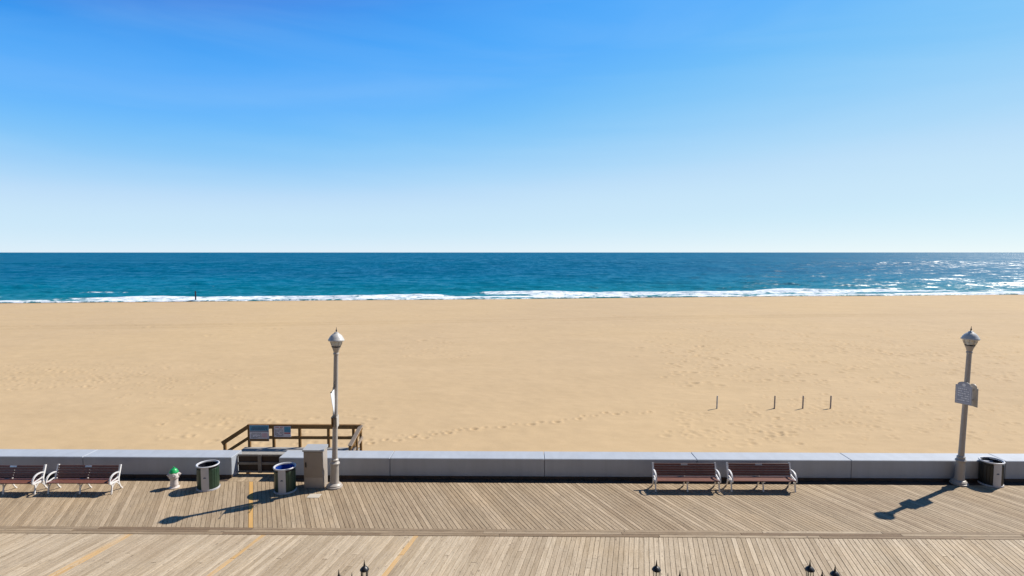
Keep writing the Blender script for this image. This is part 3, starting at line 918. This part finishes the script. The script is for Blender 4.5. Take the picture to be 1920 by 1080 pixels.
MB().box(w*.22, w*.97, -.004, -.001, h*.45, h*.94).build('blue_block', M_SIGNBLUE, s2)
MB().box(w*.22, w*.97, -.004, -.001, h*.30, h*.41).build('red_band', M_SIGNRED, s2)
m = MB(); text_lines(m, -w*.9, w*.1, h*.08, h*.8, 7, -.001, rr, .4); tag(m.build('lettering', M_INK, s2), kind='stuff')
m = MB(); text_lines(m, -w*.9, w*.05, h*.84, h*.95, 1, -.001, rr, .7); tag(m.build('title_lettering', M_SIGNRED, s2), kind='stuff')

# ---------------------------------------------------------------- benches
def make_bench():
    root = empty('park_bench')
    Lb = 1.125
    fr = MB()
    up = smooth_path([(.36,.38),(.40,.52),(.46,.68),(.525,.88)])
    rear = smooth_path([(.40,.42),(.40,.28),(.46,.12),(.56,.0)])
    front = smooth_path([(.0,.38),(.045,.28),(.03,.14),(.0,.0)])
    seat = smooth_path([(-.07,.385),(.18,.365),(.40,.36)])
    arm = smooth_path([(.47,.60),(.36,.66),(.18,.665),(.04,.61),(-.05,.50),(-.07,.385)])
    loop = smooth_path([(.43,.55),(.34,.48),(.22,.455),(.08,.435),(-.05,.40)])
    brace = smooth_path([(.03,.16),(.12,.28),(.22,.33),(.33,.28),(.44,.15)])
    for k, x in enumerate((-Lb, Lb)):
        f = MB()
        for path, th, wx in ((up,.06,.06),(seat,.045,.05),(arm,.036,.05),(loop,.025,.04)):
            f.strap(path, wx, th)
        o = f.build('end_frame', M_WHITEMETAL, root, 40, (x, 0, 0))
        g = MB().strap(front, .042, .036); g.build('leg', M_WHITEMETAL, root, 40, (x, 0, 0))
        g = MB().strap(rear, .042, .038); g.build('leg', M_WHITEMETAL, root, 40, (x, 0, 0))
        g = MB().strap(brace, .03, .022); g.build('brace', M_WHITEMETAL, root, 40, (x, 0, 0))
    for path in (front, rear): MB().strap(path, .042, .034).build('leg', M_WHITEMETAL, root, 40)
    MB().strap(brace, .03, .022).build('brace', M_WHITEMETAL, root, 40)
    MB().strap(seat, .04, .035).strap([(p_[0] + .03, p_[1] - .03) for p_ in up[:-4]], .035, .03).build('centre_frame', M_WHITEMETAL, root, 40)
    W = 2*Lb - .05
    for i in range(6):                  # seat boards
        y = -.075 + i * .08
        z = float(np.interp(y + .035, [-.07,.18,.40],[.403,.384,.38]))
        MB().cbox(-W/2, W/2, y, y + .073, z, z + .032, .006).build('seat_slat', M_SLATBACK, root)
    a_, b_ = Vector((0, .375, .45)), Vector((0, .515, .855))
    d = (b_ - a_).normalized(); nrm = Vector((0, -d.z, d.y))
    n = 5; L = (b_ - a_).length / n
    for i in range(n):
        q = a_ + d * (L * (i + .5))
        M = Matrix((( -1, 0, 0, q.x), (0, d.y, nrm.y, q.y), (0, d.z, nrm.z, q.z), (0, 0, 0, 1)))
        MB().cbox(-W/2, W/2, -L/2 + .005, L/2 - .005, -.005, .027, .005, M).build('back_slat', M_SLATBACK, root)
        if i == n - 1:
            MB().box(-.12, .12, -.028, .028, .0275, .032, M).build('plaque', M_PLAQUE, root)
    return root
BENCH = make_bench()
bspots = [((5, 927), (64, 928), 'mid'), ((88, 927), (209, 927), 'ends'), ((1230, 923), (1349, 923), 'ends'), ((1373, 923), (1491, 923), 'ends')]
blabels = ['dark brown bench with white iron ends, beside another bench, farther from the fire hydrant',
           'dark brown bench with white iron ends, the one nearer the fire hydrant',
           'dark brown bench with white iron ends, farther from the lamp with pale grey signs',
           'dark brown bench with white iron ends, nearer the lamp with pale grey signs']
for i, (pa, pb, md) in enumerate(bspots):
    o = BENCH if i == 0 else copy_tree(BENCH)
    a_, b_ = at(*pa), at(*pb)
    c = a_ if md == 'mid' else (a_ + b_) / 2
    o.location = (c.x, (a_.y + b_.y)/2 + .02, .003)
    tag(o, blabels[i], 'bench', 'benches along the seawall')

# ---------------------------------------------------------------- trash cans
def make_can(loc, face, slat, liner, label):
    root = empty('trash_can', loc, face)      # panel faces local -Y
    RX, RY, Hc = .365, .365, .87
    MB().lathe([(RX + .02, 0), (RX + .02, .045), (RX - .01, .05)], 40).build('base_ring', M_CANWHITE, root, 40)
    MB().lathe([(RX - .025, .05), (RX - .025, Hc - .04)], 40, cap=False).build('drum', M_SHADEDSLAT, root, 40)
    MB().lathe([(.02, .25), (RX - .06, .25), (RX - .045, Hc - .02)], 40, cap=True if False else False).build('liner', liner, root, 40)
    pts = [(RX*math.cos(2*math.pi*k/40), RX*math.sin(2*math.pi*k/40), Hc) for k in range(40)]
    MB().tube(pts, .028, 8, True).build('rim', M_CANWHITE, root, 60)
    m_ = MB().lathe([(RX - .05, Hc - .015), (RX + .005, Hc - .02)], 40, cap=False); m_.build('lip', M_CANWHITE, root, 40)
    half = R(20)
    for c0 in (-math.pi/2, math.pi/2):
        p = MB(); n = 6; vs = []; fs = []
        for k in range(n + 1):
            a_ = c0 - half + 2*half*k/n
            for rr_ in (RX - .02, RX + .012):
                for z in (.045, Hc - .02):
                    vs.append((rr_*math.cos(a_), rr_*math.sin(a_), z))
        for k in range(n):
            q = k*4; r_ = q + 4
            fs += [(q+2, r_+2, r_+3, q+3), (q, q+1, r_+1, r_), (q+1, q+3, r_+3, r_+1), (q, r_, r_+2, q+2)]
        fs += [(0,2,3,1), (n*4, n*4+1, n*4+3, n*4+2)]
        pan = p.add(vs, fs).build('panel', M_CANWHITE, root, 30)
        mk = MB()
        for j, (da, z, l_) in enumerate(((-.05, .50, .05), (.0, .515, .06), (.05, .50, .05), (0, .485, .09))):
            a_ = c0 + da; rr_ = RX + .0135
            mk.box(-l_/2, l_/2, -.002, .0, -.008, .008, Matrix.Translation((rr_*math.cos(a_), rr_*math.sin(a_), z)) @ Matrix.Rotation(a_ + math.pi/2, 4, 'Z') @ Matrix.Rotation((-.5, 0, .5, 0)[j], 4, 'Y'))
        mk.build('emblem', M_SIGNNAVY, pan)
    span = math.pi - 2*half
    ns = 9
    wd = RX * span / ns
    me_ = MB().cbox(-wd/2 + .005, wd/2 - .005, -.05, Hc - .025 - .0, 0, .016, .005).mesh('slat', slat)
    for side in (0, 1):
        for k in range(ns):
            a_ = -math.pi/2 + half + span*(k + .5)/ns + side*math.pi
            o = link('slat', me_, root)
            # local x across, y up, z outward
            o.matrix_local = Matrix.Translation(((RX - .018)*math.cos(a_), (RX - .018)*math.sin(a_), .1)) @ Matrix(((-math.sin(a_), 0, math.cos(a_), 0), (math.cos(a_), 0, math.sin(a_), 0), (0, 1, 0, 0), (0, 0, 0, 1))) @ Matrix.Scale((Hc - .16)/(Hc + .025), 4, (0, 1, 0))
    tag(root, label, 'trash can', 'trash cans on the boardwalk')
    return root
def face_cam(p, turn):                   # local -Y turned towards the viewer's place on the balcony, plus a turn
    return math.atan2(-p.x, p.y) * -1 * -1 + turn
c1, c2, c3 = at(391, 914.5), at(535, 919.5), at(1857, 907)
make_can((c1.x, c1.y, .003), face_cam(c1, -.30), M_GREENSLAT, M_LINERBLACK, 'round trash can with green slats and black liner beside the fire hydrant')
make_can((c2.x, c2.y, .003), face_cam(c2, -.30), M_GREENSLAT, M_LINERBLUE, 'round trash can with blue liner beside the utility cabinet')
make_can((c3.x, c3.y, .003), face_cam(c3, .55), M_SHADEDSLAT, M_LINERBLACK, 'round trash can with shade-darkened slats beside the lamp with pale grey signs')

# ---------------------------------------------------------------- fire hydrant
p = at(327, 914)
hy = empty('fire_hydrant', (p.x, p.y, .002), R(25))
MB().lathe([(.18,0),(.18,.03),(.135,.04),(.125,.07)], 20).build('base_flange', M_HYDWHITE, hy, 40)
MB().lathe([(.125,.07),(.14,.12),(.128,.16),(.132,.34),(.165,.37),(.168,.43),(.16,.46),(.14,.53),(.15,.535),(.15,.555)], 20).build('barrel', M_HYDWHITE, hy, 40)
bon = MB().lathe([(.155,.556),(.155,.58),(.14,.60),(.125,.65),(.08,.70),(.03,.715),(.028,.73)], 20).build('bonnet', M_HYDGREEN, hy, 40)
MB().lathe([(.03,.729),(.026,.765)], 5).build('nut', M_HYDGREEN, bon)
for a_, L, r_ in ((0, .20, .055), (math.pi, .20, .055), (-math.pi/2, .20, .075)):
    Mx = Matrix.Translation((0, 0, .475)) @ Matrix.Rotation(a_, 4, 'Z') @ Matrix.Rotation(math.pi/2, 4, 'Y')
    MB().lathe([(r_*.8, .08), (r_*.8, L - .06), (r_*1.1, L - .06), (r_*1.1, L - .01), (r_*.6, L), (.02, L + .002), (.02, L + .03)], 14, M=Mx).build('nozzle', M_HYDWHITE, hy, 40)
tag(hy, 'white fire hydrant with green bonnet in front of the seawall', 'hydrant')

# ---------------------------------------------------------------- utility cabinet
a_, b_ = at(570.5, 916), at(606.5, 916)
cb = empty('utility_cabinet', ((a_.x + b_.x)/2, a_.y, .003), 0)
w = (b_.x - a_.x)/2; Hc = 1.36; Dc = .48
MB().cbox(-w, w, 0, Dc, 0, Hc, .01).build('body', M_CABINET, cb)
seam = .40
MB().box(-w + .025, w - .025, -.016, -.001, seam + .03, Hc - .03).build('door', M_CABDOOR, cb)
MB().box(-w + .012, w - .012, -.010, -.001, .015, seam).build('plinth_panel', M_CABINET, cb)
hd = MB().cbox(-w + .06, -w + .105, -.04, -.0145, .79, .97, .008).build('handle', M_BLACK, cb)
t_ = MB()
t_.add([(-w-.03,-.04,Hc+.002),(w+.03,-.04,Hc+.002),(w+.03,Dc+.03,Hc+.002),(-w-.03,Dc+.03,Hc+.002),
        (-w-.03,-.04,Hc+.06),(w+.03,-.04,Hc+.06),(w+.03,Dc+.03,Hc+.10),(-w-.03,Dc+.03,Hc+.10)],
       [(0,3,2,1),(4,5,6,7),(0,1,5,4),(1,2,6,5),(2,3,7,6),(3,0,4,7)])
t_.build('rain_cap', M_CABTOP, cb)
for z in (.55, 1.2): MB().box(w - .03, w - .005, -.022, -.0145, z, z + .09).build('hinge', M_CABTOP, cb)
tag(cb, 'tall beige steel utility cabinet beside the lamp with a white banner', 'cabinet')

# pale patch on the deck
a_, b_ = at(578, 934), at(600, 926.5)
tag(MB().cbox(-.21, .21, -.16, .16, 0, .008, .003).build('cover_plate', M_PATCH, None, None, ((a_.x+b_.x)/2, (a_.y+b_.y)/2, .0045)),
    'small pale cover plate lying flat on the boards by the cabinet', 'plate')

# ---------------------------------------------------------------- lamps
def make_lamp():
    root = empty('street_lamp')
    MB().lathe([(.29,0),(.29,.05),(.26,.065),(.255,.10),(.21,.14),(.185,.16)], 28).build('base', M_LAMP, root, 40)
    MB().lathe([(.165,.16),(.155,.25),(.145,.80),(.15,.84)], 24).build('sleeve', M_LAMP, root, 40)
    MB().lathe([(.15,.84),(.18,.86),(.18,.90),(.14,.94),(.125,.98),(.14,1.0),(.14,1.02),(.10,1.06)], 24).build('collar', M_LAMP, root, 40)
    MB().lathe([(.10,1.06),(.095,1.4),(.08,4.84)], 20).build('shaft', M_LAMP, root, 40)
    MB().lathe([(.08,4.84),(.10,4.86),(.10,4.90),(.085,4.92),(.12,5.04),(.145,5.09),(.15,5.12)], 24).build('neck', M_LAMP, root, 40)
    MB().lathe([(.155,5.12),(.165,5.13),(.165,5.15),(.15,5.16)], 24).build('gallery', M_BLACK, root, 40)
    MB().lathe([(.145,5.16),(.175,5.20),(.20,5.27),(.212,5.35),(.212,5.37)], 28).build('globe', M_GLOBE, root, 50)
    cp = MB().lathe([(.275,5.345),(.285,5.36),(.285,5.385),(.265,5.41),(.235,5.47),(.185,5.54),(.11,5.60),(.075,5.625),(.07,5.65),(.03,5.665)], 28).build('dome_cap', M_DOME, root, 40)
    for k in range(8):
        a_ = 2*math.pi*k/8
        MB().tube([(.150*math.cos(a_), .150*math.sin(a_), 5.15), (.182*math.cos(a_), .182*math.sin(a_), 5.20), (.209*math.cos(a_), .209*math.sin(a_), 5.27), (.221*math.cos(a_), .221*math.sin(a_), 5.35)], .008, 5).build('rib', M_LAMP, root)
    MB().lathe([(.022,5.66),(.02,5.70),(.032,5.72),(.012,5.75),(.006,5.83)], 10).build('finial', M_BLACK, cp, 40)
    return root
LAMP = make_lamp()
lspots = [((627, 913), (630.5, 635), 'pale street lamp carrying a white banner beside the utility cabinet'),
          ((1798, 907), (1819.5, 635), 'pale street lamp carrying two pale grey arched signs')]
lroots = []
for i, (pb, pt, lab) in enumerate(lspots):
    o = LAMP if i == 0 else copy_tree(LAMP)
    b_ = at(*pb); t_ = atY(*pt, b_.y)
    o.location = (b_.x, b_.y, .003)
    o.rotation_euler = (0, math.atan2(t_.x - b_.x, t_.z), 0)
    tag(o, lab, 'street lamp', 'street lamps on the boardwalk')
    lroots.append((o, b_, t_))
def on_lamp(i, z):                       # point on the axis of lamp i
    _, b_, t_ = lroots[i]
    return b_ + (t_ - b_) * (z / t_.z)

# banner, edge-on to the viewer
zt, zb = 3.62, 2.80
q = on_lamp(0, zb)
bn = empty('hanging_banner', (q.x, q.y, q.z), R(8))
m = MB(); n = 10; vs = []; fs = []
for i in range(n + 1):
    for j in range(7):
        u, v_ = i/n, j/6
        vs.append((-.02 + .035*math.sin(v_*2.6 + u*2.0) * (.5 + u), -.11 - .36*u, v_*(zt - zb) - .02*u))
for i in range(n):
    for j in range(6):
        fs.append((i*7+j, (i+1)*7+j, (i+1)*7+j+1, i*7+j+1))
m.add(vs, fs)
o = m.build('cloth', M_BANNER, bn, 60)
sm = o.modifiers.new('thick', 'SOLIDIFY'); sm.thickness = .006
for z, sg in ((zt - zb + .03, 1), (-.04, -1)):
    m = MB().tube([(0, -.06, z), (0, -.72, z)], .012, 6)
    m.lathe([(.004, -.03), (.028, -.01), (.028, .01), (.004, .03)], 8, c=(0, -.73, z))
    m.tube(smooth_path([(0, -.06, z + sg*.24), (-.01, -.16, z + sg*.20), (0, -.22, z + sg*.08), (0, -.34, z + sg*.10), (0, -.42, z)]), .009, 6)
    m.tube(smooth_path([(0, -.10, z + sg*.02), (.01, -.14, z + sg*.10), (0, -.09, z + sg*.14)]), .008, 6)
    m.build('scroll_bracket', M_BLACK, bn, 50)
tag(bn, 'narrow white banner hanging from scrolled brackets on the lamp by the cabinet', 'banner')

# signs: two on each lamp
def arched_sign(loc, rz, front, back, label, w=.60, h=.84, group=None, tilt=0.0):
    root = empty('lamp_sign', loc)
    root.rotation_euler = (0, tilt, rz)
    def outline(w_, h_, sh):
        o_ = [(-w_/2, 0), (w_/2, 0), (w_/2, h_ - sh)]
        o_ += [(w_/2 - .04, h_ - sh)]
        for k in range(9):
            a_ = math.pi * k / 8
            o_.append(((w_/2 - .06) * math.cos(a_), h_ - sh + sh * math.sin(a_) ** .8))
        o_ += [(-w_/2 + .04, h_ - sh), (-w_/2, h_ - sh)]
        return o_
    def slab(name, o_, y0, y1, mat, par, z=0.0):
        n = len(o_)
        vs = [(x, y0, zz + z) for x, zz in o_] + [(x, y1, zz + z) for x, zz in o_]
        fs = [tuple(range(n)), tuple(range(2*n - 1, n - 1, -1))] + [(i, n + i, n + (i+1) % n, (i+1) % n) for i in range(n)]
        return MB().add(vs, fs).build(name, mat, par)
    slab('panel', outline(w, h, .13), 0, .022, back, root)
    f_ = slab('face', outline(w - .03, h - .03, .125), -.004, -.0015, front, root, .015)
    m_ = MB(); rr_ = random.Random(len(label))
    bw = w/2 - .045
    m_.box(-bw, bw, -.007, -.005, .05, .058).box(-bw, bw, -.007, -.005, h - .20, h - .192).box(-bw, -bw + .008, -.007, -.005, .06, h - .205).box(bw - .008, bw, -.007, -.005, .06, h - .205)
    text_lines(m_, -bw + .04, bw - .04, .10, h - .22, 6, -.005, rr_, .42, .85)
    m_.lathe([(.055, 0), (.055, .002)], 12, M=Matrix.Translation((0, -.005, h - .12)) @ Matrix.Rotation(math.pi/2, 4, 'X'))
    tag(m_.build('lettering', M_INKPALE, root), kind='stuff')
    MB().box(-.03, .03, .023, .10, h*.25, h*.25 + .05).box(-.03, .03, .023, .10, h*.7, h*.7 + .05).build('bracket', M_LAMP, root)
    tag(root, label, 'sign', group)
    return root
def sign_between(pa, ya, pb, yb, flip, label):
    A_, B_ = atY(*pa, ya), atY(*pb, yb)
    c_ = (A_ + B_) / 2
    d_ = (B_ - A_) if not flip else (A_ - B_)
    zb_ = c_.z
    return arched_sign((c_.x, c_.y, zb_ - .40), math.atan2(d_.y, d_.x), M_SIGNGREY, M_SIGNBACK, label, w=math.hypot(d_.x, d_.y), h=.82)
YL = lroots[1][1].y
sign_between((1791, 735), YL + .12, (1823, 740), YL - .36, False, 'pale grey arched sign with lettering facing along the boardwalk on its lamp')
sign_between((1816, 739), YL + .24, (1834, 743), YL - .22, True, 'arched sign turned away showing its plain tan back on the lamp')
q = on_lamp(0, 2.22)
for dx, rz, lab in ((-.10, R(-84), 'thin brown sign seen edge-on at the cabinet side of the banner lamp'),
                    (.10, R(96), 'thin pale sign seen edge-on at the side of the banner lamp away from the cabinet')):
    root = empty('lamp_sign', (q.x + dx, q.y, q.z)); root.rotation_euler = (0, 0, rz)
    MB().cbox(-.18, .18, 0, .025, 0, .40, .004).build('panel', M_RAIL if dx < 0 else M_SIGNBACK, root)
    MB().box(-.15, .15, -.004, -.001, .03, .37).build('face', M_SIGNBACK, root)
    MB().box(-.03, .03, .026, .075, .15, .25).build('bracket', M_LAMP, root)
    tag(root, lab, 'sign')

# ---------------------------------------------------------------- twin lanterns in front of the balcony
def make_lantern(root, x, y, zt):
    """zt: tip of the spike; root at the foot of the post"""
    c = (x, y, zt)
    ln = MB().lathe([(.085,-.215),(.092,-.205),(.088,-.19),(.07,-.165),(.05,-.145),(.025,-.13),(.022,-.12),(.012,-.07),(.003,0)], 14, c).build('lantern_cap', M_BLACK, root, 40)
    MB().lathe([(.04,-.46),(.055,-.40),(.066,-.24),(.066,-.216)], 12, c, cap=False).build('glass', M_CLEAR, ln, 40)
    for k in range(6):
        a_ = 2*math.pi*k/6 + .3
        MB().tube([(x + .07*math.cos(a_), y + .07*math.sin(a_), zt - .212), (x + .058*math.cos(a_), y + .058*math.sin(a_), zt - .40), (x + .042*math.cos(a_), y + .042*math.sin(a_), zt - .465)], .006, 5).build('cage_bar', M_BLACK, ln)
    MB().lathe([(.02,-.56),(.045,-.50),(.05,-.465),(.042,-.455)], 12, c).build('lantern_base', M_BLACK, root, 40)
    return ln
tw = [((1231, 1050), (1275, 1069), (1254, 1077), 'black twin lantern post, the middle one of three'),
      ((1519, 1050), (1566, 1059), (1549, 1077), 'black twin lantern post farthest from the banner lamp'),
      ((683, 1050), (635, 1068), None, 'black twin lantern post nearest the banner lamp')]
for pa, pb, pf, lab in tw:
    ZT = 2.40
    a_, b_ = at(*pa, ZT), at(*pb, ZT)
    c = (a_ + b_)/2
    root = empty('lantern_post', (c.x, c.y, .003))
    MB().lathe([(.12,0),(.12,.04),(.07,.08),(.055,.5),(.04,.55),(.032,.6),(.03,1.95),(.045,1.97),(.045,2.0),(.02,2.05)], 14).build('post', M_BLACK, root, 40)
    MB().lathe([(.02,2.05),(.035,2.09),(.012,2.16),(.003,2.24)], 10).build('finial', M_BLACK, root, 40)
    for q in (a_, b_):
        d = q - c
        make_lantern(root, d.x, d.y, ZT)
        MB().tube(smooth_path([(0, 0, 1.7), (d.x*.4, d.y*.4, 1.60), (d.x*.85, d.y*.85, 1.66), (d.x, d.y, 1.85)]), .014, 7).build('arm', M_BLACK, root, 50)
    tag(root, lab, 'lantern', 'twin lantern posts')

# ---------------------------------------------------------------- posts on the sand
for i, (px, mat, lab) in enumerate(((1344, M_POSTPALE, 'paler slim post standing apart from three other posts on the sand'),
                                    (1452, M_POST, 'slim grey post on the sand, nearest the pale one'),
                                    (1505, M_POST, 'slim grey post on the sand between two like it'),
                                    (1557, M_POST, 'slim grey post on the sand farthest from the pale one'))):
    zz = -.62
    b_ = at(px, 767, zz); t_ = atY(px + 1, 742, b_.y)
    zz = float(beach_z(np.array(b_.x), np.array(b_.y)))
    m = MB().lathe([(.045,-.5),(.042,.0),(.04,t_.z - zz - .02),(.03,t_.z - zz)], 10)
    o = m.build('beach_post', mat, None, 40, (b_.x, b_.y, zz))
    o.rotation_euler = (0, R(1.0), 0)
    tag(o, lab, 'post', 'posts on the sand')

# dark post at the edge of the water
b_ = at(367, 565.0, Z_SEA + .1); t_ = atY(367.3, 545.5, b_.y)
m = MB().lathe([(.13,-1.2),(.135,.1),(.15,.9),(.14,1.7),(.12,t_.z - b_.z)], 12)
tag(m.build('marker_pile', M_PILE, None, 40, (b_.x, b_.y, b_.z)), 'dark upright pile standing alone at the edge of the surf', 'pile')
